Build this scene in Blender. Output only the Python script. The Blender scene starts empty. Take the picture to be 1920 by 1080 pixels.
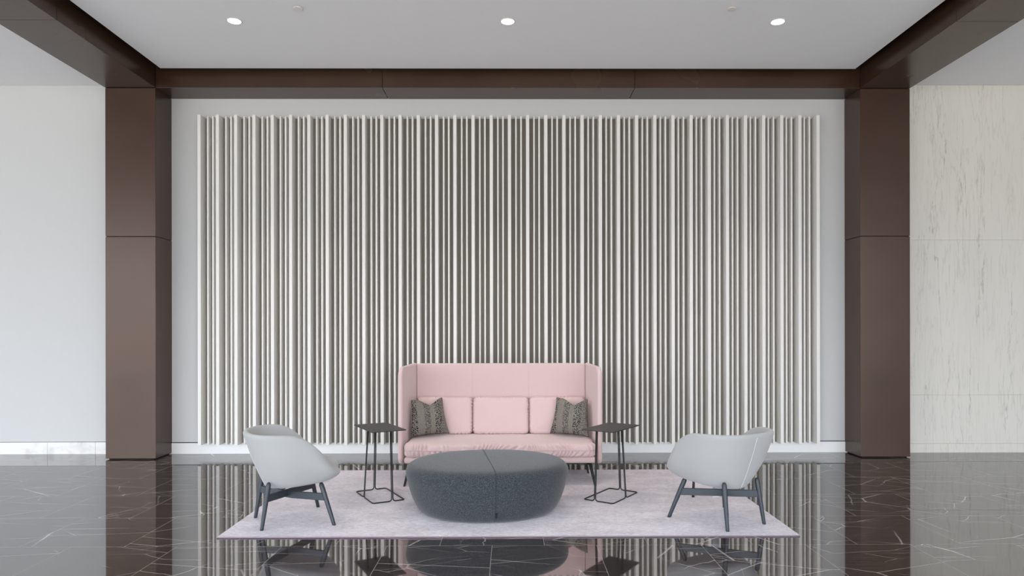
import bpy, bmesh, math, random
from mathutils import Vector, Matrix, noise as mnoise
random.seed(7)
C = bpy.context.scene.collection
PI = math.pi

# ------------------------------------------------------------------ camera
cam = bpy.data.cameras.new('camera'); co = bpy.data.objects.new('camera', cam); C.objects.link(co)
cam.sensor_width = 36; cam.lens = 1273 / 1920 * 36
cam.shift_x = -6 / 1920; cam.shift_y = 82 / 1920
cam.clip_start = .05; cam.clip_end = 200
co.matrix_world = Matrix.Translation((0, 0, 1.45)) @ Matrix.Rotation(-.0063, 4, 'Z') @ Matrix.Rotation(PI / 2, 4, 'X') @ Matrix.Rotation(-.0014, 4, 'Z')
bpy.context.scene.camera = co

# ------------------------------------------------------------------ daylight
W = bpy.data.worlds.new('daylight'); bpy.context.scene.world = W; W.use_nodes = True
nt = W.node_tree; nt.nodes.clear()
out = nt.nodes.new('ShaderNodeOutputWorld'); bg = nt.nodes.new('ShaderNodeBackground')
tc = nt.nodes.new('ShaderNodeTexCoord'); sx = nt.nodes.new('ShaderNodeSeparateXYZ'); cr = nt.nodes.new('ShaderNodeValToRGB')
nt.links.new(tc.outputs['Generated'], sx.inputs[0]); nt.links.new(sx.outputs['Z'], cr.inputs[0])
e = cr.color_ramp.elements
e[0].position = 0.0; e[0].color = (.62, .60, .57, 1)
e[1].position = .03; e[1].color = (.56, .58, .62, 1)
n_ = cr.color_ramp.elements.new(.28); n_.color = (1.42, 1.52, 1.66, 1)
nt.links.new(cr.outputs[0], bg.inputs[0]); bg.inputs[1].default_value = 2.4
nt.links.new(bg.outputs[0], out.inputs[0])

vs = bpy.context.scene.view_settings
vs.view_transform = 'Standard'; vs.look = 'None'; vs.gamma = 1; vs.use_curve_mapping = False
vs.exposure = 1.11

# ------------------------------------------------------------------ helpers
def S(r, g, b):
    f = lambda c: (c / 255 / 12.92) if c / 255 <= .04045 else ((c / 255 + .055) / 1.055) ** 2.4
    return (f(r), f(g), f(b), 1)

def newmat(name):
    m = bpy.data.materials.new(name); m.use_nodes = True
    nt = m.node_tree; return m, nt, nt.nodes['Principled BSDF']

def N(nt, typ, **kw):
    n = nt.nodes.new(typ)
    for k, v in kw.items(): setattr(n, k, v)
    return n

def math_n(nt, op, a, b=None, clamp=False):
    n = N(nt, 'ShaderNodeMath', operation=op); n.use_clamp = clamp
    for i, v in enumerate((a, b)):
        if v is None: continue
        if isinstance(v, (int, float)): n.inputs[i].default_value = v
        else: nt.links.new(v, n.inputs[i])
    return n.outputs[0]

def mixc(nt, fac, a, b):
    n = N(nt, 'ShaderNodeMix', data_type='RGBA')
    for sock, v in ((n.inputs[0], fac), (n.inputs[6], a), (n.inputs[7], b)):
        if isinstance(v, (int, float)): sock.default_value = v
        elif isinstance(v, tuple): sock.default_value = v
        else: nt.links.new(v, sock)
    return n.outputs[2]

def mapping(nt, scale=(1, 1, 1), rot=(0, 0, 0), loc=(0, 0, 0), src=None):
    if src is None: src = N(nt, 'ShaderNodeTexCoord').outputs['Object']
    mp = N(nt, 'ShaderNodeMapping'); nt.links.new(src, mp.inputs[0])
    mp.inputs['Scale'].default_value = scale; mp.inputs['Rotation'].default_value = rot; mp.inputs['Location'].default_value = loc
    return mp.outputs[0]

def noise_n(nt, vec, scale, detail=3, rough=.5, w=None, dist=0):
    n = N(nt, 'ShaderNodeTexNoise', noise_dimensions='4D' if w is not None else '3D')
    nt.links.new(vec, n.inputs['Vector']); n.inputs['Scale'].default_value = scale
    n.inputs['Detail'].default_value = detail; n.inputs['Roughness'].default_value = rough; n.inputs['Distortion'].default_value = dist
    if w is not None: nt.links.new(w, n.inputs['W'])
    return n.outputs['Fac']

def ramp(nt, fac, stops, const=False):
    n = N(nt, 'ShaderNodeValToRGB'); nt.links.new(fac, n.inputs[0]); e = n.color_ramp.elements
    if const: n.color_ramp.interpolation = 'CONSTANT'
    for i, (p, c) in enumerate(stops):
        if isinstance(c, (int, float)): c = (c, c, c, 1)
        if i < 2: e[i].position = p; e[i].color = c
        else: x = e.new(p); x.color = c
    return n.outputs[0]

def bump(nt, b, h, strength, dist):
    n = N(nt, 'ShaderNodeBump'); nt.links.new(h, n.inputs['Height']); n.inputs['Strength'].default_value = strength; n.inputs['Distance'].default_value = dist
    nt.links.new(n.outputs[0], b.inputs['Normal'])

def plain(name, col, rough=.6, metal=0, spec=.5, var=.012):
    m, nt, b = newmat(name)
    b.inputs['Base Color'].default_value = col; b.inputs['Roughness'].default_value = rough; b.inputs['Metallic'].default_value = metal
    b.inputs['Specular IOR Level'].default_value = spec
    v = mapping(nt); f = noise_n(nt, v, 14, 3)
    c = mixc(nt, f, tuple(x * (1 - var) for x in col[:3]) + (1,), tuple(min(1, x * (1 + var)) for x in col[:3]) + (1,))
    nt.links.new(c, b.inputs['Base Color'])
    return m

def fabric(name, col, rough=.95, weave=900, bs=.25, var=.08, sheen=.3, mott=5):
    m, nt, b = newmat(name); v = mapping(nt)
    f = noise_n(nt, v, weave, 2, .6); g = noise_n(nt, v, mott, 3)
    lo = tuple(x * (1 - var) for x in col[:3]) + (1,); hi = tuple(min(1, x * (1 + var)) for x in col[:3]) + (1,)
    nt.links.new(mixc(nt, math_n(nt, 'ADD', math_n(nt, 'MULTIPLY', f, .6), math_n(nt, 'MULTIPLY', g, .4)), lo, hi), b.inputs['Base Color'])
    b.inputs['Roughness'].default_value = rough; b.inputs['Sheen Weight'].default_value = sheen; b.inputs['Specular IOR Level'].default_value = .2
    bump(nt, b, f, bs, .002)
    return m

def mesh_obj(name, bm, mat, parent=None, smooth=False, mods=()):
    bmesh.ops.recalc_face_normals(bm, faces=bm.faces)
    me = bpy.data.meshes.new(name); bm.to_mesh(me); bm.free()
    if smooth:
        for p in me.polygons: p.use_smooth = True
    me.materials.append(mat)
    o = bpy.data.objects.new(name, me); C.objects.link(o)
    if parent: o.parent = parent
    for m in mods:
        if m[0] == 'sub': s = o.modifiers.new('s', 'SUBSURF'); s.levels = s.render_levels = m[1]
        if m[0] == 'bev':
            s = o.modifiers.new('b', 'BEVEL'); s.width = m[1]; s.segments = m[2]; s.limit_method = 'ANGLE'; s.harden_normals = False
    return o

def box(bm, x0, x1, y0, y1, z0, z1):
    v = [bm.verts.new(p) for p in ((x0, y0, z0), (x1, y0, z0), (x1, y1, z0), (x0, y1, z0), (x0, y0, z1), (x1, y0, z1), (x1, y1, z1), (x0, y1, z1))]
    for f in ((0, 1, 2, 3), (4, 5, 6, 7), (0, 1, 5, 4), (1, 2, 6, 5), (2, 3, 7, 6), (3, 0, 4, 7)): bm.faces.new([v[i] for i in f])

def boxes(*bs):
    bm = bmesh.new()
    for b in bs: box(bm, *b)
    return bm

def grid_loft(bm, rings, closed=True, cap0=True, cap1=True):
    vr = [[bm.verts.new(p) for p in r] for r in rings]
    n = len(rings[0])
    for a, b in zip(vr, vr[1:]):
        for i in range(n if closed else n - 1):
            j = (i + 1) % n
            bm.faces.new((a[i], a[j], b[j], b[i]))
    if cap0: bm.faces.new(vr[0])
    if cap1: bm.faces.new(vr[-1])
    return vr

def tube(bm, pts, r, n=10, closed=False):
    pts = [Vector(p) for p in pts]; m = len(pts); rings = []
    rr = r if isinstance(r, (list, tuple)) else [r] * m
    up = None
    for i, p in enumerate(pts):
        if closed: t = (pts[(i + 1) % m] - pts[i - 1]).normalized()
        else: t = (pts[min(i + 1, m - 1)] - pts[max(i - 1, 0)]).normalized()
        if up is None:
            up = Vector((0, 0, 1)) if abs(t.z) < .9 else Vector((1, 0, 0))
        a = t.cross(up).normalized(); b = a.cross(t).normalized(); up = b
        rings.append([p + (a * math.cos(2 * PI * k / n) + b * math.sin(2 * PI * k / n)) * rr[i] for k in range(n)])
    if closed:
        vr = [[bm.verts.new(q) for q in r_] for r_ in rings]
        for i in range(m):
            A, B = vr[i], vr[(i + 1) % m]
            for k in range(n): bm.faces.new((A[k], A[(k + 1) % n], B[(k + 1) % n], B[k]))
    else: grid_loft(bm, rings)

def fillet(pts, r, seg=5, closed=False):
    pts = [Vector(p) for p in pts]; n = len(pts); o = []
    for i, p in enumerate(pts):
        if not closed and i in (0, n - 1): o.append(p); continue
        a = pts[i - 1]; b = pts[(i + 1) % n]
        da = (a - p); db = (b - p); rr = min(r, da.length * .45, db.length * .45)
        A = p + da.normalized() * rr; B = p + db.normalized() * rr
        for k in range(seg + 1):
            t = k / seg; o.append(A * (1 - t) ** 2 + p * 2 * t * (1 - t) + B * t * t)
    return o

def tag(o, label, cat, group=None, kind=None):
    o['label'] = label; o['category'] = cat
    if group: o['group'] = group
    if kind: o['kind'] = kind
    return o

def thing(name, label, cat, loc=(0, 0, 0), rz=0, group=None):
    o = bpy.data.objects.new(name, None); C.objects.link(o); o.empty_display_size = .1
    o.location = loc; o.rotation_euler = (0, 0, rz)
    return tag(o, label, cat, group)

def struct(name, bm, mat, label, cat, smooth=False, mods=()):
    o = mesh_obj(name, bm, mat, None, smooth, mods); return tag(o, label, cat, None, 'structure')

def dup(root, loc, rz, label):
    r = root.copy(); C.objects.link(r); r.location = loc; r.rotation_euler = (0, 0, rz); r['label'] = label
    for ch in list(root.children):
        c = ch.copy(); C.objects.link(c); c.parent = r
        for g in list(ch.children):
            d = g.copy(); C.objects.link(d); d.parent = c
    return r

# ------------------------------------------------------------------ materials
def floor_mat():
    m, nt, b = newmat('dark_marble_tiles')
    oc = N(nt, 'ShaderNodeTexCoord').outputs['Object']
    br = N(nt, 'ShaderNodeTexBrick'); br.offset = .5; br.offset_frequency = 2; br.squash = 1
    nt.links.new(mapping(nt, loc=(FLX, FLY, 0), src=oc), br.inputs['Vector'])
    br.inputs['Color1'].default_value = (0, 0, 0, 1); br.inputs['Color2'].default_value = (1, 1, 1, 1); br.inputs['Mortar'].default_value = (.5, .5, .5, 1)
    br.inputs['Scale'].default_value = 1; br.inputs['Mortar Size'].default_value = .0014; br.inputs['Mortar Smooth'].default_value = .2
    br.inputs['Brick Width'].default_value = .71; br.inputs['Row Height'].default_value = .713; br.inputs['Bias'].default_value = 0
    rnd = br.outputs['Color']; mort = br.outputs['Fac']
    rv = math_n(nt, 'MULTIPLY', rnd, 53.0)
    sc = N(nt, 'ShaderNodeVectorMath', operation='SCALE'); cx = N(nt, 'ShaderNodeCombineXYZ')
    for i in range(3): nt.links.new(math_n(nt, 'MULTIPLY', rnd, (37.3, 61.7, 0)[i] + .001), cx.inputs[i])
    ad = N(nt, 'ShaderNodeVectorMath', operation='ADD'); nt.links.new(oc, ad.inputs[0]); nt.links.new(cx.outputs[0], ad.inputs[1])
    pv = ad.outputs[0]
    streak = noise_n(nt, mapping(nt, (1.6, 22, 1), (0, 0, .06), src=pv), 2.2, 5, .62, dist=.4)
    cloud = noise_n(nt, pv, 1.7, 3, .5)
    base = mixc(nt, ramp(nt, streak, [(.34, 0), (.66, 1)]), S(38, 32, 30), S(70, 62, 58))
    base = mixc(nt, math_n(nt, 'MULTIPLY', ramp(nt, cloud, [(.35, 0), (.7, 1)]), .4), base, S(60, 55, 54))
    def vein(rot, scl, vs_, width, mask_s, mlo, mhi, dist=.02, seed=0):
        vv = mapping(nt, scl, (0, 0, rot), (seed, seed * .7, 0), src=pv)
        dn = N(nt, 'ShaderNodeTexNoise'); nt.links.new(pv, dn.inputs['Vector']); dn.inputs['Scale'].default_value = 7; dn.inputs['Detail'].default_value = 4
        sb = N(nt, 'ShaderNodeVectorMath', operation='MULTIPLY_ADD'); nt.links.new(dn.outputs['Color'], sb.inputs[0]); sb.inputs[1].default_value = (dist,) * 3; nt.links.new(vv, sb.inputs[2])
        vo = N(nt, 'ShaderNodeTexVoronoi', feature='DISTANCE_TO_EDGE', voronoi_dimensions='2D'); nt.links.new(sb.outputs[0], vo.inputs['Vector']); vo.inputs['Scale'].default_value = vs_
        l = ramp(nt, vo.outputs['Distance'], [(0, 1), (width, 0)])
        k = ramp(nt, noise_n(nt, mapping(nt, loc=(seed * 3 + 5, 0, 0), src=pv), mask_s, 2), [(mlo, 0), (mhi, 1)])
        return math_n(nt, 'MULTIPLY', l, k)
    v1 = vein(.75, (.6, 1.5, 1), 1.2, .0085, 1.3, .38, .56, .012, 1)
    v2 = vein(-.75, (.8, 2.0, 1), 1.3, .0100, 1.6, .42, .58, .03, 4)
    v3 = vein(1.15, (.9, 1.6, 1), 1.9, .0110, 1.8, .52, .64, .10, 8)
    v4 = vein(.1, (.6, 2.8, 1), 1.6, .0160, 1.8, .44, .66, .22, 12)
    ve = math_n(nt, 'ADD', math_n(nt, 'MULTIPLY', v1, .65), math_n(nt, 'ADD', math_n(nt, 'MULTIPLY', v2, .6), math_n(nt, 'ADD', math_n(nt, 'MULTIPLY', v3, .8), math_n(nt, 'MULTIPLY', v4, .22))), True)
    col = mixc(nt, ve, base, S(224, 219, 218))
    col = mixc(nt, math_n(nt, 'MULTIPLY', mort, .8), col, S(150, 143, 138))
    nt.links.new(col, b.inputs['Base Color'])
    rg = math_n(nt, 'ADD', math_n(nt, 'MULTIPLY', mort, .5), .035)
    nt.links.new(rg, b.inputs['Roughness'])
    b.inputs['IOR'].default_value = 4.0
    return m
FLX, FLY = .13 + .71 * 20, -4.605 + .713 * 20

def vein_marble(name, base, dark, vertical=True):
    m, nt, b = newmat(name)
    def lines(scl, ns, mult, width, off, det=3, dist=.15, ro=.5):
        n1 = noise_n(nt, mapping(nt, scl, loc=(off, off * .3, off * .7)), ns, det, ro, dist=dist)
        fr = math_n(nt, 'FRACT', math_n(nt, 'MULTIPLY', n1, mult))
        return ramp(nt, math_n(nt, 'ABSOLUTE', math_n(nt, 'SUBTRACT', fr, .5)), [(0, 1), (width, 0)])
    if vertical:
        fine = lines((1, 1, .085), 3.0, 17.0, .15, 0, 7, .1, .58)
        bold = lines((1, 1, .08), 2.1, 9.0, .055, 7, 8, .1, .62)
        k1 = ramp(nt, noise_n(nt, mapping(nt, (1.4, 1, .16), loc=(3, 3, 3)), 3.5, 6, .75), [(.46, 0), (.62, 1)])
        k2 = ramp(nt, noise_n(nt, mapping(nt, (1, 1, .3), loc=(9, 9, 9)), 2.0, 3), [(.35, .2), (.7, 1)])
        cl = ramp(nt, noise_n(nt, mapping(nt, (1, 1, .12), loc=(2, 2, 2)), 4, 3), [(.3, 0), (.75, 1)])
        g = noise_n(nt, mapping(nt, (60, 60, 1.2)), 1, 2)
        c = mixc(nt, math_n(nt, 'MULTIPLY', g, .25), base, tuple(x * .88 for x in base[:3]) + (1,))
        c = mixc(nt, math_n(nt, 'MULTIPLY', cl, .3), c, tuple(x * .86 for x in base[:3]) + (1,))
        c = mixc(nt, math_n(nt, 'MULTIPLY', math_n(nt, 'MULTIPLY', fine, k2), .26), c, dark)
        c = mixc(nt, math_n(nt, 'MULTIPLY', math_n(nt, 'MULTIPLY', bold, k1), .75), c, dark)
    else:
        cl = ramp(nt, noise_n(nt, mapping(nt, (1, 1, 1.6)), 2.2, 6, .65, dist=1.2), [(.5, 0), (.72, 1)])
        vn = lines((1, 1, 1.3), 2.6, 2.0, .05, 3, 6, 1.2)
        c = mixc(nt, math_n(nt, 'MULTIPLY', cl, .5), base, dark)
        c = mixc(nt, math_n(nt, 'MULTIPLY', math_n(nt, 'MULTIPLY', vn, cl), .6), c, dark)
    nt.links.new(c, b.inputs['Base Color']); b.inputs['Roughness'].default_value = .4
    b.inputs['Specular IOR Level'].default_value = .3
    return m

def bronze_mat():
    m, nt, b = newmat('bronze_metal_cladding')
    v = mapping(nt); a = ramp(nt, noise_n(nt, v, 1.6, 2, .4), [(.2, 0), (.8, 1)]); f = noise_n(nt, mapping(nt, (1, 1, 3)), 26, 3, .6)
    c = mixc(nt, math_n(nt, 'ADD', math_n(nt, 'MULTIPLY', a, .75), math_n(nt, 'MULTIPLY', f, .25)), S(52, 35, 25), S(68, 49, 38))
    nt.links.new(c, b.inputs['Base Color'])
    b.inputs['Metallic'].default_value = .0; b.inputs['IOR'].default_value = 1.55; b.inputs['Specular Tint'].default_value = (1, .84, .76, 1)
    nt.links.new(math_n(nt, 'ADD', math_n(nt, 'MULTIPLY', a, .03), .25), b.inputs['Roughness'])
    return m

def rug_mat():
    m, nt, b = newmat('mauve_rug_pile')
    oc = N(nt, 'ShaderNodeTexCoord').outputs['Object']
    f = noise_n(nt, mapping(nt, (1, 1, 1), src=oc), 140, 3, .7); g = noise_n(nt, mapping(nt, (1, 1.6, 1), src=oc), 2.6, 4, .6)
    h = noise_n(nt, mapping(nt, (1, 3.6, 1), (0, 0, .75), src=oc), 34, 3, .6, dist=.3); k = noise_n(nt, mapping(nt, (1, 3.0, 1), (0, 0, -.5), (5, 5, 5), src=oc), 26, 3, .6)
    t = math_n(nt, 'ADD', math_n(nt, 'MULTIPLY', f, .25), math_n(nt, 'ADD', math_n(nt, 'MULTIPLY', g, .25), math_n(nt, 'ADD', math_n(nt, 'MULTIPLY', h, .28), math_n(nt, 'MULTIPLY', k, .22))))
    nt.links.new(mixc(nt, ramp(nt, t, [(.40, 0), (.60, 1)]), S(176, 166, 173), S(236, 231, 240)), b.inputs['Base Color'])
    b.inputs['Roughness'].default_value = 1; b.inputs['Sheen Weight'].default_value = .4; b.inputs['Specular IOR Level'].default_value = .1
    bump(nt, b, f, .7, .006)
    return m

def heather_mat():
    m, nt, b = newmat('heather_grey_wool'); v = mapping(nt)
    f = noise_n(nt, v, 270, 2, .6); g = noise_n(nt, v, 4, 2)
    c = ramp(nt, f, [(.36, S(34, 37, 41)), (.5, S(54, 58, 63)), (.66, S(92, 97, 102))])
    nt.links.new(c, b.inputs['Base Color']); b.inputs['Roughness'].default_value = 1; b.inputs['Sheen Weight'].default_value = .25; b.inputs['Specular IOR Level'].default_value = .1
    bump(nt, b, f, .12, .001)
    return m

def pillow_mat():
    m, nt, b = newmat('woven_stripe_textile')
    oc = N(nt, 'ShaderNodeTexCoord').outputs['Object']
    s = N(nt, 'ShaderNodeSeparateXYZ'); nt.links.new(oc, s.inputs[0])
    wob = math_n(nt, 'MULTIPLY', math_n(nt, 'SUBTRACT', noise_n(nt, oc, 30, 2), .5), .012)
    u = math_n(nt, 'ADD', math_n(nt, 'ADD', math_n(nt, 'MULTIPLY', math_n(nt, 'ADD', s.outputs[0], wob), 2.5), .5), 0)
    band = ramp(nt, u, [(0, 1.0), (.17, .25), (.34, .8), (.50, .2), (.62, 1.0), (.80, .55), (.93, .3)], True)
    v1 = N(nt, 'ShaderNodeTexVoronoi', feature='F1'); nt.links.new(mapping(nt, (190, 10, 150), src=oc), v1.inputs['Vector']); v1.inputs['Scale'].default_value = 1.0
    dots = ramp(nt, v1.outputs['Distance'], [(.30, 1), (.44, 0)])
    fine = noise_n(nt, mapping(nt, (260, 20, 120), src=oc), 1.0, 2)
    basec = mixc(nt, fine, S(96, 91, 84), S(154, 147, 136))
    darkc = mixc(nt, math_n(nt, 'MULTIPLY', band, 1.0), basec, S(30, 29, 31))
    lit = math_n(nt, 'MULTIPLY', dots, band)
    nt.links.new(mixc(nt, lit, darkc, S(196, 190, 178)), b.inputs['Base Color'])
    b.inputs['Roughness'].default_value = .9; bump(nt, b, dots, .3, .003)
    return m

M = dict(
    wall=plain('wall_paint', S(202, 203, 203), .7, 0, .25),
    ceil=plain('ceiling_paint', S(236, 236, 237), .9, 0, .1),
    slat=plain('slat_lacquer', S(230, 229, 225), .55, 0, .3),
    taupe=plain('taupe_backing', S(140, 135, 127), .8, 0, .2),
    base=plain('baseboard_paint', S(232, 233, 233), .5),
    marble=vein_marble('veined_cream_marble', S(222, 219, 211), S(132, 128, 121)),
    basemarble=vein_marble('white_marble_tile', S(232, 232, 230), S(170, 168, 166), False),
    bronze=bronze_mat(), gap=plain('shadow_gap_black', S(14, 12, 11), .8),
    floor=floor_mat(), rug=rug_mat(), heather=heather_mat(), pillow=pillow_mat(),
    pink=fabric('blush_upholstery', S(210, 185, 183), .9, 700, .12, .03, .3),
    piping=fabric('blush_piping', S(200, 170, 168), .9, 700, .1, .03, .2),
    chair=fabric('pale_grey_upholstery', S(170, 171, 171), .95, 650, .25, .05, .25),
    seam=fabric('pale_seam_thread', S(204, 204, 202), .9, 650, .1, .03, .2),
    ash=plain('blue_black_stained_ash', S(48, 55, 63), .42, 0, .5),
    black=plain('black_powder_coat', S(30, 31, 33), .45, 0, .5),
    top=plain('charcoal_table_laminate', S(40, 40, 41), .42, 0, .5),
    binding=plain('mauve_grey_binding', S(138, 126, 134), .95, 0, .1),
    darkthread=plain('dark_thread', S(40, 42, 46), .9),
    white=plain('white_label', S(240, 242, 244), .6), trimw=plain('white_trim_ring', S(225, 220, 214), .5),
)
mm, nt_, b_ = newmat('lamp_glow'); b_.inputs['Emission Color'].default_value = (1, .93, .86, 1); b_.inputs['Emission Strength'].default_value = 6; b_.inputs['Base Color'].default_value = (.9, .9, .9, 1); M['glow'] = mm

# ------------------------------------------------------------------ room
WY = 8.13; CY = 7.757; SOF = 4.235; CEN = 4.41; SIDE = 4.39
CL0, CL1, CR0, CR1 = -4.615, -4.046, 4.008, 4.578
XL, XR, YB = -13, 10.0, -5.0
struct('floor', boxes((XL, XR, YB, WY + .2, -.1, 0)), M['floor'], 'polished dark brown marble floor tiles with white veins', 'floor')
struct('wall_back', boxes((CL0 + .3, CR1 - .3, WY, WY + .2, 0, 4.8)), M['wall'], 'white painted wall behind the slatted screen', 'wall')
struct('wall_left', boxes((XL, CL0 + .3, WY, WY + .2, 0, 4.8)), M['wall'], 'plain white wall left of the left bronze column', 'wall')
G = .0018
struct('wall_right', boxes((CR1 - .3, XR, WY - .04, WY + .2, 0, 4.8), *[(CR1 - .3, XR, WY - .05, WY - .03, a + G, b - G) for a, b in ((0.11, .69), (.69, 2.54), (2.54, 4.39))]), M['marble'], 'cream marble wall with vertical grey veins right of the right column', 'wall')
struct('wall_side_right', boxes((XR, XR + .2, YB, WY + .2, 0, 4.8)), M['wall'], 'white side wall at the right end of the lobby', 'wall')
struct('wall_light_block_left', boxes((XL - .2, XL, 3.5, WY + .2, 0, 4.8)), M['wall'], 'unseen white side wall added at the left end to cut the daylight', 'wall')  # out of view, added to narrow the open left side and reduce its daylight
struct('baseboard_back', boxes((CL1 - .03, CR0 + .03, WY - .012, WY, 0, .128)), M['base'], 'smooth white baseboard below the slatted screen', 'baseboard')
struct('trim_1', boxes((CL1 - .03, CR0 + .03, WY - .003, WY + .001, .128, .137)), M['gap'], 'thin dark shadow line above the white baseboard', 'trim')
bl = []
x = -5.52 - .57 * 13
while x < CL0 + .1:
    bl.append((x + G, min(x + .57, CL0 + .3) - G, WY - .012, WY, 0, .140)); x += .57
struct('baseboard_left', boxes(*bl), M['basemarble'], 'white marble baseboard tiles along the left wall', 'baseboard')
struct('trim_2', boxes((XL, CL0 + .3, WY - .003, WY + .001, .140, .144)), M['gap'], 'thin joint line above the left marble baseboard', 'trim')
struct('baseboard_right', boxes((CR1 - .3, XR, WY - .056, WY - .04, 0, .107)), M['marble'], 'cream marble baseboard strip along the right wall', 'baseboard')
gp = .12
struct('ceiling', boxes((CL1 + gp, CR0 - gp, YB, CY - gp, CEN, CEN + .02)), M['ceil'], 'flat white lobby ceiling panel framed by the bronze beams', 'ceiling')
struct('ceiling_left', boxes((XL, CL0 + .02, YB, WY + .2, SIDE, SIDE + .1)), M['ceil'], 'white ceiling left of the left bronze beam', 'ceiling')
struct('ceiling_right', boxes((CR1 - .02, XR, YB, WY + .2, SIDE, SIDE + .1)), M['ceil'], 'white ceiling right of the right bronze beam', 'ceiling')
struct('ceiling_void', boxes((XL, XR, YB, WY + .2, 4.8, 4.9)), M['gap'], 'dark void above the ceiling gap', 'ceiling')

def column(x0, x1, label):
    t = thing('column', label, 'column', ((x0 + x1) / 2, (CY + WY) / 2, 0), 0, 'bronze columns')
    h = (x1 - x0) / 2; d = (WY - CY) / 2
    mesh_obj('lower_panel', boxes((-h, h, -d, d, .012, 2.537)), M['bronze'], t, mods=(('bev', .003, 2),))
    mesh_obj('upper_panel', boxes((-h, h, -d, d, 2.543, SOF - .004)), M['bronze'], t, mods=(('bev', .003, 2),))
    mesh_obj('plinth', boxes((-h + .03, h - .03, -d + .02, d, 0, .012), (-h + .008, h - .008, -d + .008, d, 2.53, 2.55)), M['gap'], t)
column(CL0, CL1, 'tall bronze clad column on the left of the slatted wall')
column(CR0, CR1, 'tall bronze clad column on the right of the slatted wall')

# ceiling beams: three runs with panel joints
def beam(label, segs, core, loc):
    t = thing('ceiling_beam', label, 'beam', loc, 0, 'bronze ceiling beams')
    def sh(b): return (b[0] - loc[0], b[1] - loc[0], b[2] - loc[1], b[3] - loc[1], b[4] - loc[2], b[5] - loc[2])
    for s in segs: mesh_obj('beam_panel', boxes(sh(s)), M['bronze'], t, mods=(('bev', .002, 2),))
    mesh_obj('beam_core', boxes(sh(core)), M['gap'], t)
j = .003
beam('long bronze ceiling beam running above the slatted wall', [(CL1 + j, -1.463 - j, CY, WY, SOF, 4.78), (-1.463 + j, 1.42 - j, CY, WY, SOF, 4.78), (1.42 + j, CR0 - j, CY, WY, SOF, 4.78)],
     (CL1 + .01, CR0 - .01, CY + .01, WY, SOF + .01, 4.77), (-.02, CY + .18, SOF))
for (a, b, lb) in ((CL0, CL1, 'bronze ceiling beam running forward from the left column'), (CR0, CR1, 'bronze ceiling beam running forward from the right column')):
    segs = []; ys = [WY, 6.08, 3.2, .3, -2.6, YB]
    for y1, y0 in zip(ys, ys[1:]): segs.append((a, b, y0 + j, y1 - j, SOF, 4.78))
    beam(lb, segs, (a + .01, b - .01, YB + .01, WY - .01, SOF + .01, 4.77), ((a + b) / 2, 1.5, SOF))

# ------------------------------------------------------------------ slatted screen
SX0, SX1, SZ0, SZ1 = -3.657, 3.628, .122, 4.001
FR = 7.988
scr = thing('slatted_screen', 'wide screen of pale vertical slats over dark taupe backing on the back wall', 'wall screen', (0, WY, 0))
def add(name, bm, mat, mods=()):
    for v in bm.verts: v.co.y -= WY
    return mesh_obj(name, bm, mat, scr, mods=mods)
add('backing_panel', boxes((SX0 - .01, SX1 + .01, WY - .01, WY - .001, SZ0 + .008, SZ1 - .006)), M['taupe'])
per = (SX1 - SX0) / 34; wide = None; thin = None
for i in range(35):
    xc = SX0 + per * i
    if wide is None: wide = o = add('wide_slat', boxes((-.019, .019, FR, WY - .01, SZ0, SZ1)), M['slat'], (('bev', .0015, 1),))
    else: o = wide.copy(); C.objects.link(o); o.parent = scr
    o.location = (xc, 0, 0)
    if i < 34:
        for s in (-1, 1):
            if thin is None: thin = o = add('narrow_slat', boxes((-.0095, .0095, WY - .085, WY - .01, SZ0, SZ1)), M['slat'], (('bev', .001, 1),))
            else: o = thin.copy(); C.objects.link(o); o.parent = scr
            o.location = (xc + per / 2 + s * .0305, 0, 0)

# ------------------------------------------------------------------ ceiling fittings
def disc(bm, r, z0, z1, n=40, r_in=None):
    if r_in is None:
        grid_loft(bm, [[(r * math.cos(2 * PI * k / n), r * math.sin(2 * PI * k / n), z) for k in range(n)] for z in (z0, z1)])
    else:
        prof = [(r, z1), (r, z0), ((r + r_in) / 2, z0 - .002), (r_in, z0), (r_in, z1)]
        vr = [[bm.verts.new((q * math.cos(2 * PI * k / n), q * math.sin(2 * PI * k / n), z)) for k in range(n)] for q, z in prof]
        for a in range(len(vr)):
            A, B = vr[a], vr[(a + 1) % len(vr)]
            for k in range(n): bm.faces.new((A[k], A[(k + 1) % n], B[(k + 1) % n], B[k]))
dl = None
for x, lb in ((-2.627, 'small round lit downlight, leftmost in the ceiling'), (-.026, 'small round lit downlight in the middle of the ceiling'), (2.555, 'small round lit downlight, rightmost in the ceiling')):
    if dl is None:
        dl = thing('downlight', lb, 'ceiling light', (x, 6.474, CEN), 0, 'recessed downlights')
        bm = bmesh.new(); disc(bm, .072, -.004, 0, r_in=.060); mesh_obj('trim_ring', bm, M['trimw'], dl, True)
        bm = bmesh.new(); disc(bm, .060, -.002, 0); mesh_obj('lens', bm, M['glow'], dl)
        L = bpy.data.lights.new('lamp', 'SPOT'); L.energy = 45; L.spot_size = math.radians(95); L.spot_blend = .8; L.shadow_soft_size = .05; L.color = (1, .86, .72)
        lo = bpy.data.objects.new('lamp', L); C.objects.link(lo); lo.parent = dl; lo.location = (0, 0, -.02)
    else: dup(dl, (x, 6.474, CEN), 0, lb)
sp = None
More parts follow.
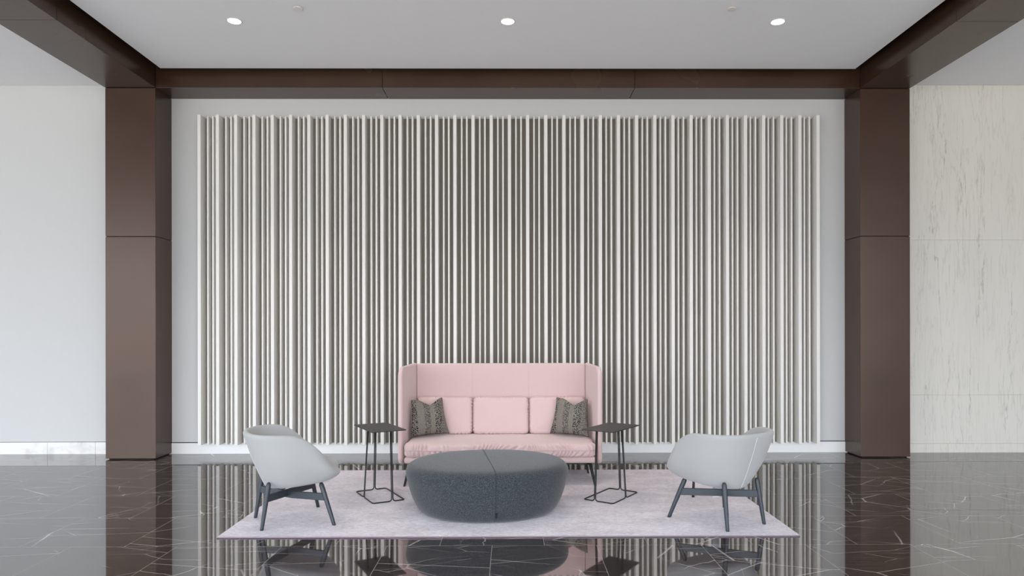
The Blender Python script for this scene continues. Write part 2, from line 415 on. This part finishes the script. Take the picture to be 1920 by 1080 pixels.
for x, lb in ((-1.94, 'small white sprinkler cover on the ceiling right of the leftmost downlight'), (2.025, 'small white sprinkler cover on the ceiling left of the rightmost downlight')):
    if sp is None:
        sp = thing('sprinkler_cover', lb, 'sprinkler', (x, 6.208, CEN), 0, 'ceiling sprinkler covers')
        bm = bmesh.new(); disc(bm, .042, -.012, -.006); mesh_obj('cover_plate', bm, M['trimw'], sp, mods=(('bev', .002, 2),))
        bm = bmesh.new(); disc(bm, .030, -.006, 0); mesh_obj('stem', bm, M['trimw'], sp)
    else: dup(sp, (x, 6.208, CEN), 0, lb)

# ------------------------------------------------------------------ rug
RZ = .012
bm = bmesh.new(); nx, ny = 90, 50
RX0, RX1, RY0, RY1 = -2.068, 2.04, 4.788, 7.075
def wob(a, b): return .004 * mnoise.noise(Vector((a * 5, b * 5, 0)))
gv = [[bm.verts.new((RX0 + (RX1 - RX0) * i / nx + wob(j_, i * .01), RY0 + (RY1 - RY0) * j_ / ny + wob(i, 9 + j_ * .01), RZ - .0012 + .001 * mnoise.noise(Vector((i * .9, j_ * .9, 3))))) for i in range(nx + 1)] for j_ in range(ny + 1)]
for j_ in range(ny):
    for i in range(nx): bm.faces.new((gv[j_][i], gv[j_][i + 1], gv[j_ + 1][i + 1], gv[j_ + 1][i]))
rim_e = [e for e in bm.edges if e.is_boundary]
bv = [v.co.copy() for v in gv[0]] + [r[-1].co.copy() for r in gv[1:]] + [v.co.copy() for v in reversed(gv[-1][:-1])] + [r[0].co.copy() for r in reversed(gv[1:-1])]
r_ = bmesh.ops.extrude_edge_only(bm, edges=rim_e)
for v in [g for g in r_['geom'] if isinstance(g, bmesh.types.BMVert)]: v.co.z = .0005
rug_o = mesh_obj('area_rug', bm, M['rug'], None, False)
bm = bmesh.new(); cc = Vector(((RX0 + RX1) / 2, (RY0 + RY1) / 2, 0)); rg = []
def shifted(d, z): return [Vector((v.x + math.copysign(d, v.x - cc.x) * (abs(v.x - cc.x) > (RX1 - RX0) / 2 - .03), v.y + math.copysign(d, v.y - cc.y) * (abs(v.y - cc.y) > (RY1 - RY0) / 2 - .03), z)) for v in bv]
grid_loft(bm, [shifted(.0005, .0006), shifted(.0025, .0006), shifted(.003, .005), shifted(.0022, .009), shifted(.0005, .0102)], cap0=False, cap1=False)
mesh_obj('binding', bm, M['binding'], rug_o, True)
tag(rug_o, 'large pale mauve rug under the seating group on the marble floor', 'rug')

# ------------------------------------------------------------------ sofa
def rrect(w, d, r, n):
    """n points evenly spaced along a rounded rectangle, with outward normals"""
    sx_, sy_ = w - 2 * r, d - 2 * r; q = PI * r / 2; L = 2 * sx_ + 2 * sy_ + 4 * q; out_ = []
    segs = [('l', sx_, (-sx_ / 2, -d / 2), (1, 0), (0, -1)), ('a', q, (sx_ / 2, -sy_ / 2), -PI / 2, 0), ('l', sy_, (w / 2, -sy_ / 2), (0, 1), (1, 0)), ('a', q, (sx_ / 2, sy_ / 2), 0, 0),
            ('l', sx_, (sx_ / 2, d / 2), (-1, 0), (0, 1)), ('a', q, (-sx_ / 2, sy_ / 2), PI / 2, 0), ('l', sy_, (-w / 2, sy_ / 2), (0, -1), (-1, 0)), ('a', q, (-sx_ / 2, -sy_ / 2), PI, 0)]
    for k in range(n):
        t = L * k / n
        for sg_ in segs:
            if t < sg_[1]: break
            t -= sg_[1]
        if sg_[0] == 'l': out_.append((sg_[2][0] + sg_[3][0] * t, sg_[2][1] + sg_[3][1] * t, sg_[4][0], sg_[4][1], L * k / n))
        else:
            a = sg_[3] + t / r; out_.append((sg_[2][0] + r * math.cos(a), sg_[2][1] + r * math.sin(a), math.cos(a), math.sin(a), L * k / n))
    return out_

def cushion(w, d, h, seam=.5, r=.06, fold=0, seed=0, depth=.10, nth=460, pitch=.042):
    """soft cushion centred on origin, z from 0 to h: pillowed section with gathered folds running from the seam"""
    bm = bmesh.new(); rings = []; nph = 34
    def sg(v, p): return math.copysign(abs(v) ** p, v)
    base = rrect(w, d, r, nth)
    for a in range(1, nph):
        ph = -PI / 2 + PI * a / nph
        cz = sg(math.sin(ph), .62); cr_ = abs(math.cos(ph)) ** .5
        ins = (1 - cr_) * depth; ring = []
        for (x, y, nx_, ny_, u) in base:
            z = h * seam + cz * (h * (1 - seam) if cz > 0 else h * seam)
            x2 = x - nx_ * ins; y2 = y - ny_ * ins
            if abs(cz) < .985:
                sd = 1 if cz > 0 else -1
                sl = 1.5 * mnoise.noise(Vector((u * 1.7 + seed, seed, sd)))
                pos = u / pitch + 2.2 * mnoise.noise(Vector((u * 4.1, seed + 5, sd * 3))) + sl * abs(cz) * 2.2
                f = math.sin(2 * PI * pos); f = (f if f > 0 else f * 1.5) - .1
                am = max(0.12, min(1.3, .75 + 1.5 * mnoise.noise(Vector((u * 6.0 + seed, 2, sd)))))
                g = math.exp(-((abs(cz) - .48) / .33) ** 2) * am * min(1, abs(cz) / .12)
                x2 += nx_ * fold * f * g; y2 += ny_ * fold * f * g; z += fold * f * g * .7 * (1 if cz > 0 else -1)
            ring.append((x2, y2, z))
        rings.append(ring)
    # blend toward the centre for a gently crowned face
    for sgn in (0, 1):
        src = rings[0] if sgn == 0 else rings[-1]; ex = []
        for q in (.9, .75, .5, .25):
            ex.append([(x * q, y * q, (0 if sgn == 0 else h) + (-1 if sgn == 0 else 1) * (1 - q) * .012 + .004 * mnoise.noise(Vector((x * q * 5 + seed, y * q * 5, sgn)))) for x, y, z in src])
        rings = (list(reversed(ex)) + rings) if sgn == 0 else (rings + ex)
    vr = grid_loft(bm, rings, cap0=False, cap1=False)
    for ring, z in ((vr[0], -.013), (vr[-1], h + .013)):
        c = bm.verts.new((0, 0, z))
        for k in range(nth): bm.faces.new((ring[k], ring[(k + 1) % nth], c))
    return bm

SC = -.105
sofa = thing('sofa', 'blush pink high back sofa with tall side wings and slim black legs', 'sofa', (SC, 6.7, RZ))
SO = Vector((SC, 6.7, RZ))
def sof(name, bm, mat, smooth=True, mods=(), parent=None):
    for v in bm.verts: v.co -= SO
    return mesh_obj(name, bm, mat, parent or sofa, smooth, mods)
# backrest: three stitched panels
bm = bmesh.new(); box(bm, SC - .885, SC + .885, 7.13, 7.20, .18, 1.118)
bk_ = sof('backrest', bm, M['pink'], False, (('bev', .012, 4),))
for xs in (SC - .30, SC + .29):
    bm = bmesh.new(); tube(bm, [(xs, 7.1298, z) for z in (.3, .7, 1.10)] + [(xs, 7.134, 1.1155), (xs, 7.145, 1.1185), (xs, 7.19, 1.1185)], .0022, 6)
    sof('seam', bm, M['pink'], parent=bk_)
# wings: rounded outline swept through their thickness, splayed forward
for s in (-1, 1):
    y0, y1, z0, z1 = 6.53, 7.20, .175, 1.122
    out_ = []
    def arc(cy, cz, r, a0, a1, n=8):
        for k in range(n + 1):
            a = a0 + (a1 - a0) * k / n; out_.append((cy + r * math.cos(a), cz + r * math.sin(a)))
    arc(y0 + .10, z1 - .10 - .012, .10, PI, PI / 2); arc(y1 - .03, z1 - .03, .03, PI / 2, 0, 5)
    arc(y1 - .03, z0 + .03, .03, 0, -PI / 2, 5); arc(y0 + .05, z0 + .05, .05, -PI / 2, -PI, 6)
    rings = []
    th = .046
    cyc, czc = (y0 + y1) / 2, (z0 + z1) / 2
    for q, ins in ((0, .014), (.15, .004), (.35, 0), (.65, 0), (.85, .004), (1, .014)):
        ring = []
        for (yy, zz) in out_:
            dy, dz = yy - cyc, zz - czc
            yy2 = cyc + dy * (1 - ins / .33); zz2 = czc + dz * (1 - ins / .47)
            inner = .883 + (.938 - .883) * (y1 - yy) / (y1 - y0)
            ring.append((SC + s * (inner + th * q), yy2, zz2))
        rings.append(ring)
    bm = bmesh.new(); grid_loft(bm, rings)
    sof('wing', bm, M['pink'], False, (('bev', .004, 2),))
# base and underframe
bm = bmesh.new(); box(bm, SC - .905, SC + .905, 6.41, 7.14, .205, .262)
sof('seat_base', bm, M['pink'], True, (('bev', .022, 5),))
bm = boxes((SC - .86, SC + .86, 6.47, 6.50, .185, .207), (SC - .86, SC + .86, 7.0, 7.03, .185, .207), (SC - .87, SC - .83, 6.47, 7.03, .180, .207), (SC + .83, SC + .87, 6.47, 7.03, .180, .207))
sof('underframe', bm, M['black'], False)
for s in (-1, 1):
    for (yf, yt) in ((6.315, 6.46), (6.875, 6.96)):
        bm = bmesh.new(); n = 4; rg = []
        for t, r in ((0, .010), (.1, .0105), (1, .017)):
            cx_ = SC + s * (.888 - .03 * t); cy_ = yf + (yt - yf) * t; cz_ = RZ + .001 + t * (.19 - RZ)
            rg.append([(cx_ + r * a, cy_ + r * .8 * b, cz_) for a, b in ((-1, -1), (1, -1), (1, 1), (-1, 1))])
        grid_loft(bm, rg); sof('leg', bm, M['black'], False, (('bev', .003, 2),))
# seat cushion
bm = cushion(1.81, .72, .138, seam=.50, r=.075, fold=.0095, seed=3, depth=.105, nth=1100, pitch=.046)
for v in bm.verts:
    v.co += Vector((SC, 6.745, .258))
sc_ = sof('seat_cushion', bm, M['pink'])
bm = bmesh.new(); pts = []
for x, y, a_, b__, u in rrect(1.814, .724, .077, 200): pts.append((SC + x, 6.745 + y, .258 + .072))
tube(bm, pts, .0035, 6, True); sof('piping', bm, M['piping'], parent=sc_)
# back cushions
for k, (xa, xb) in enumerate(((SC - .872, SC - .292), (SC - .290, SC + .288), (SC + .292, SC + .872))):
    bm = cushion(xb - xa - .004, .385, .135, seam=.5, r=.05, fold=.0034, seed=20 + 7 * k, depth=.07, nth=420, pitch=.038)
    mt = Matrix.Translation(((xa + xb) / 2, 7.10, .575)) @ Matrix.Rotation(math.radians(83), 4, 'X') @ Matrix.Translation((0, 0, 0))
    for v in bm.verts: v.co = mt @ v.co
    o = sof('back_cushion', bm, M['pink'])
    bm = bmesh.new(); pts = []
    for x, y, a_, b__, u in rrect(xb - xa - .002, .388, .051, 120): pts.append(mt @ Vector((x, y, .0675)))
    tube(bm, pts, .003, 6, True); sof('piping', bm, M['piping'], parent=o)

# throw pillows
def pillow(label, loc, rz, ry, tilt, seed):
    bm = bmesh.new(); n = 36; w = .185
    def P(i, j, s):
        u = -1 + 2 * i / n; v = -1 + 2 * j / n
        eb = (1 - abs(u) ** 2.6) * (1 - abs(v) ** 2.6)
        th = .072 * max(0, eb) ** .55
        # concave edges between pointed corners
        x = w * u * (1 - .07 * (1 - v * v)); z = w * v * (1 - .06 * (1 - u * u))
        if v > 0: z -= .062 * max(0, 1 - abs(u - .15) / .72) ** 1.15 * v ** 2.2     # karate chop
        th *= 1 - .45 * max(0, 1 - abs(u - .15) / .3) * max(0, v) ** 1.5
        x += .02 * (-v) * u
        wr = .005 * mnoise.noise(Vector((u * 3 + seed, v * 3, s)))
        return (x, s * (th + (wr if eb > .05 else 0)), z)
    F = {}
    for s in (-1, 1):
        for i in range(n + 1):
            for j in range(n + 1):
                if (i in (0, n) or j in (0, n)) and s == 1: F[s, i, j] = F[-1, i, j]
                else: F[s, i, j] = bm.verts.new(P(i, j, s))
        for i in range(n):
            for j in range(n):
                bm.faces.new((F[s, i, j], F[s, i + 1, j], F[s, i + 1, j + 1], F[s, i, j + 1]))
    o = mesh_obj('throw_pillow', bm, M['pillow'], None, True)
    o.location = loc; o.rotation_euler = (math.radians(tilt), math.radians(ry), rz)
    return tag(o, label, 'pillow', 'striped throw pillows')
pillow('dark woven stripe pillow at the left end of the pink sofa', (SC - .725, 6.835, .594), math.radians(26), -2, -10, 1)
pillow('grey woven stripe pillow at the right end of the pink sofa', (SC + .705, 6.835, .594), math.radians(-22), 2, -10, 5)

# ------------------------------------------------------------------ ottoman
ot = thing('ottoman', 'large oval charcoal wool ottoman in the middle of the rug', 'ottoman', (-.192, 5.53, RZ), math.radians(8))
prof = [(.0, .0), (.70, .0), (.785, .005), (.825, .018), (.868, .05), (.915, .11), (.95, .18), (.975, .24), (.992, .285), (1.0, .320), (.992, .346), (.965, .372), (.915, .390), (.83, .399), (.6, .405), (.3, .408), (.0, .409)]
NT = 96; A_, B_ = .660, .565
bm = bmesh.new(); rings = []
def otp(r, z, th, off=0):
    ez = 1.0
    c = math.copysign(abs(math.cos(th)) ** .94, math.cos(th)); s = math.copysign(abs(math.sin(th)) ** .94, math.sin(th))
    return Vector(((A_ * r + off) * c, (B_ * r + off) * s, z))
for r, z in prof[1:-1]: rings.append([otp(r, z, 2 * PI * k / NT) for k in range(NT)])
vr = grid_loft(bm, rings, cap0=True, cap1=False)
c = bm.verts.new((0, 0, .409))
for k in range(NT): bm.faces.new((vr[-1][k], vr[-1][(k + 1) % NT], c))
mesh_obj('cover', bm, M['heather'], ot, True, (('sub', 1),))
bm = bmesh.new(); th = -PI / 2 + .005
fine = []
for a in range(2, len(prof) - 1):
    for t in (0, .5): fine.append((prof[a][0] + (prof[min(a + 1, len(prof) - 1)][0] - prof[a][0]) * t, prof[a][1] + (prof[min(a + 1, len(prof) - 1)][1] - prof[a][1]) * t))
pts = [otp(r, z, th, .0006) + Vector((0, 0, .0004 if r < .95 and z > .3 else 0)) for r, z in fine] + [Vector((0, 0, .4088))]
pts += [otp(r, z + .0004, PI / 2 - .01) for r, z in reversed([f for f in fine if f[1] > .36])]
tube(bm, pts, .0011, 6); mesh_obj('seam', bm, M['darkthread'], ot, True)
bm = boxes((-.007, .007, -.0025, .0025, -.02, .02)); o = mesh_obj('brand_tab', bm, M['black'], ot)
o.name = 'fabric_tab'; p = otp(.89, .075, th + .012, .004); o.location = p; o.rotation_euler = (math.radians(22), 0, 0)

# ------------------------------------------------------------------ lounge chairs
def se(th, cs, af, ab, w, n):
    c, s = math.cos(th), math.sin(th)
    return cs + (af if c > 0 else ab) * math.copysign(abs(c) ** (2 / n), c), (w(c) if callable(w) else w) * math.copysign(abs(s) ** (2 / n), s)
def interp(x, pts):
    if x <= pts[0][0]: return pts[0][1]
    for (a, fa), (b, fb) in zip(pts, pts[1:]):
        if x <= b:
            t = (x - a) / (b - a); t = t * t * (3 - 2 * t) * .35 + t * .65; return fa + (fb - fa) * t
    return pts[-1][1]
HR = [(-.36, .692), (-.18, .694), (-.06, .690), (.03, .660), (.10, .608), (.17, .538), (.22, .480), (.27, .437), (.32, .420)]
def rim_h(x): return sum(interp(x + d, HR) for d in (-.04, -.03, -.02, -.01, 0, .01, .02, .03, .04)) / 9
def make_chair(label, loc, rz):
    t = thing('lounge_chair', label, 'armchair', loc, rz, 'pale grey lounge chairs')
    NTh = 96; T = .046
    cols = []
    rings = []
    def rimp(th):
        s, w = se(th, 0, .305, .352, .368, 2.35 + .6 * (.5 + .5 * math.cos(th)))
        return Vector((s, w, rim_h(s) - RZ))
    def botp(th):
        s, w = se(th, .02, .245, .205, lambda c: .225 + .10 * c, 2.5)
        return Vector((s, w, .275 + .062 * (s + .185) / .45 - RZ))
    def outer(th, v):
        a, b = botp(th), rimp(th); p = a.lerp(b, v)
        d = Vector((p.x, p.y, 0)); d = d.normalized() if d.length > 1e-6 else d
        fr = .5 + .5 * math.cos(th)
        p += d * ((.012 + .022 * abs(math.sin(th))) * math.sin(PI * v ** .8) + (.034 * fr ** 2 + .022 * fr * abs(math.sin(th))) * math.sin(PI * v))
        return p
    for q in (.0, .5, .86): rings.append([Vector((botp(2 * PI * k / NTh).x * q + .02 * (1 - q), botp(2 * PI * k / NTh).y * q, botp(2 * PI * k / NTh).z - .004 * (1 - q))) for k in range(NTh)])
    rings = rings[1:]
    for v in (0.03, .12, .25, .4, .55, .7, .82, .92, 1.0): rings.append([outer(2 * PI * k / NTh, v) for k in range(NTh)])
    def rimdir(th):
        p = rimp(th); return -Vector((p.x + .0, p.y, 0)).normalized()
    for a in (35, 70, 110, 145, 180):
        rings.append([rimp(2 * PI * k / NTh) + rimdir(2 * PI * k / NTh) * (T / 2 - T / 2 * math.cos(math.radians(a))) + Vector((0, 0, T * .42 * math.sin(math.radians(a)))) for k in range(NTh)])
    def seat(th, q):
        s, w = se(th, .03, .235, .19, .255, 2.4)
        return Vector((s * q, w * q, .385 - RZ + .02 * s))
    for v in (.25, .5, .75, 1.0):
        ring = []
        for k in range(NTh):
            th = 2 * PI * k / NTh; a = rimp(th) + rimdir(th) * T; b = seat(th, 1)
            vv = v ** .8; p = a.lerp(b, vv); p.z = a.z + (b.z - a.z) * (v ** 1.15) if a.z > b.z else p.z
            ring.append(p)
        rings.append(ring)
    rings.append([seat(2 * PI * k / NTh, .5) for k in range(NTh)])
    bm = bmesh.new(); grid_loft(bm, rings)
    mesh_obj('shell', bm, M['chair'], t, True, (('sub', 1),))
    # seat cushion
    bm = bmesh.new(); rg = []
    for q, z in ((.90, .0), (.98, .012), (1.0, .035), (.99, .06), (.95, .080), (.85, .090), (.5, .094), (.2, .095)):
        ring = []
        for k in range(NTh):
            s, w = se(2 * PI * k / NTh, .05, .290, .20, lambda c: .266 + .004 * c, 2.6)
            ring.append(Vector((.05 + (s - .05) * q, w * q, .368 - RZ + z + .015 * s)))
        rg.append(ring)
    grid_loft(bm, rg); mesh_obj('seat_cushion', bm, M['chair'], t, True, (('sub', 1),))
    # centre back seam
    bm = bmesh.new(); tube(bm, [outer(PI, v) + Vector((.0003, 0, 0)) for v in (.02, .1, .2, .3, .4, .5, .6, .7, .8, .9, .98)], .0026, 6)
    mesh_obj('seam', bm, M['seam'], t, True)
    # legs
    ends = {}
    for s in (-1, 1):
        for nm, f0, f1 in (('b', (-.245, s * .189, .0), (-.192, s * .168, .352)), ('f', (.252, s * .297, .0), (.172, s * .200, .322))):
            a, b = Vector(f0), Vector(f1) - Vector((0, 0, RZ)); bm = bmesh.new()
            ps = [a.lerp(b, q) for q in (0, .03, .35, .8, .94, .98, 1.0)]
            tube(bm, ps, [.0125, .0130, .0155, .0185, .0175, .013, .005], 16)
            for v in bm.verts:
                if v.co.z < .006: v.co.z = 0.0005
            mesh_obj('leg', bm, M['ash'], t, True)
            ends[nm, s] = a.lerp(b, .66)
    for s in (-1, 1):
        a, b = ends['b', s], ends['f', -s]; d = (b - a).normalized(); n_ = Vector((-d.y, d.x, 0)).normalized()
        bm = bmesh.new(); rg = []
        zo = -.012 if s > 0 else .0
        for p in (a, a.lerp(b, .5), b):
            rg.append([p + n_ * (x * .011) + Vector((0, 0, z + zo * (1 if p is not a and p is not b else 0))) for x, z in ((-1, -.028), (1, -.028), (1, .024), (-1, .024))])
        grid_loft(bm, rg); mesh_obj('stretcher', bm, M['ash'], t, False, (('bev', .003, 2),))
    return t
ch = make_chair('pale grey lounge chair at the left of the rug, facing right', (-1.676, 5.212, RZ), math.radians(27))
ch2 = dup(ch, (1.604, 5.178, RZ), math.radians(118.7), 'pale grey lounge chair at the right of the rug, turned away toward the sofa')
bm = boxes((-.027, .027, -.0008, .0008, -.155, .0)); o = mesh_obj('care_label', bm, M['white'], ch2); o['label'] = 'white label hanging under the seat'
o.location = (.145, -.093, .285); o.rotation_euler = (0, 0, math.radians(-118.7))

# slender post seen beyond the right chair
bm = bmesh.new(); tube(bm, [(0, 0, .0005), (0, 0, .02), (.004, 0, .10), (.012, 0, .26), (.013, 0, .27)], [.013, .0115, .011, .010, .008], 12)
o = mesh_obj('slim_post', bm, M['black'], None, True); o.location = (1.58, 5.886, RZ)
tag(o, 'slim short dark post on the rug just behind the right lounge chair', 'post')

# ------------------------------------------------------------------ side tables
def make_table(label, loc, rz):
    t = thing('side_table', label, 'side table', loc, rz, 'black wire side tables')
    bm = bmesh.new(); pts = fillet([(-.265, -.1525, 0), (.265, -.1525, 0), (.265, .1525, 0), (-.265, .1525, 0)], .014, 5, True)
    grid_loft(bm, [[(p.x, p.y, z - RZ) for p in pts] for z in (.609, .617)])
    mesh_obj('tabletop', bm, M['top'], t, False, (('bev', .0015, 2),))
    r = .0052; z0 = r + .0005
    corners = {'a': (-.245, -.139), 'b': (.245, -.139), 'c': (.245, .139), 'd': (-.245, .139)}
    feet = [(-.245, .031), (0, -.139), (.245, .031)]
    tops = [(-.208, .031), (0, -.103), (.208, .031)]
    # three bent rods: each runs down one upright, along the floor and up the next
    def rod(p, q, cs, dp, dq):
        # uprights split into two parallel wires
        P = [Vector((tops[p][0] + dp[0], tops[p][1] + dp[1], .609 - RZ)), Vector((feet[p][0] + dp[0], feet[p][1] + dp[1], z0))]
        P += [Vector((corners[c][0], corners[c][1], z0)) for c in cs]
        P += [Vector((feet[q][0] + dq[0], feet[q][1] + dq[1], z0)), Vector((tops[q][0] + dq[0], tops[q][1] + dq[1], .609 - RZ))]
        bm = bmesh.new(); tube(bm, fillet(P, .026, 6), r, 8); return bm
    e_ = .0058
    mesh_obj('wire_leg', rod(0, 1, ['a'], (0, -e_), (-e_, 0)), M['black'], t, True)
    mesh_obj('wire_leg', rod(1, 2, ['b'], (e_, 0), (0, -e_)), M['black'], t, True)
    mesh_obj('wire_leg', rod(2, 0, ['c', 'd'], (0, e_), (0, e_)), M['black'], t, True)
    return t
tb = make_table('black wire side table between the left lounge chair and the sofa', (-1.152, 5.956, RZ), math.atan2(-.423, .234))
dup(tb, (.874, 5.926, RZ), math.atan2(.402, .278), 'black wire side table between the sofa and the right lounge chair')
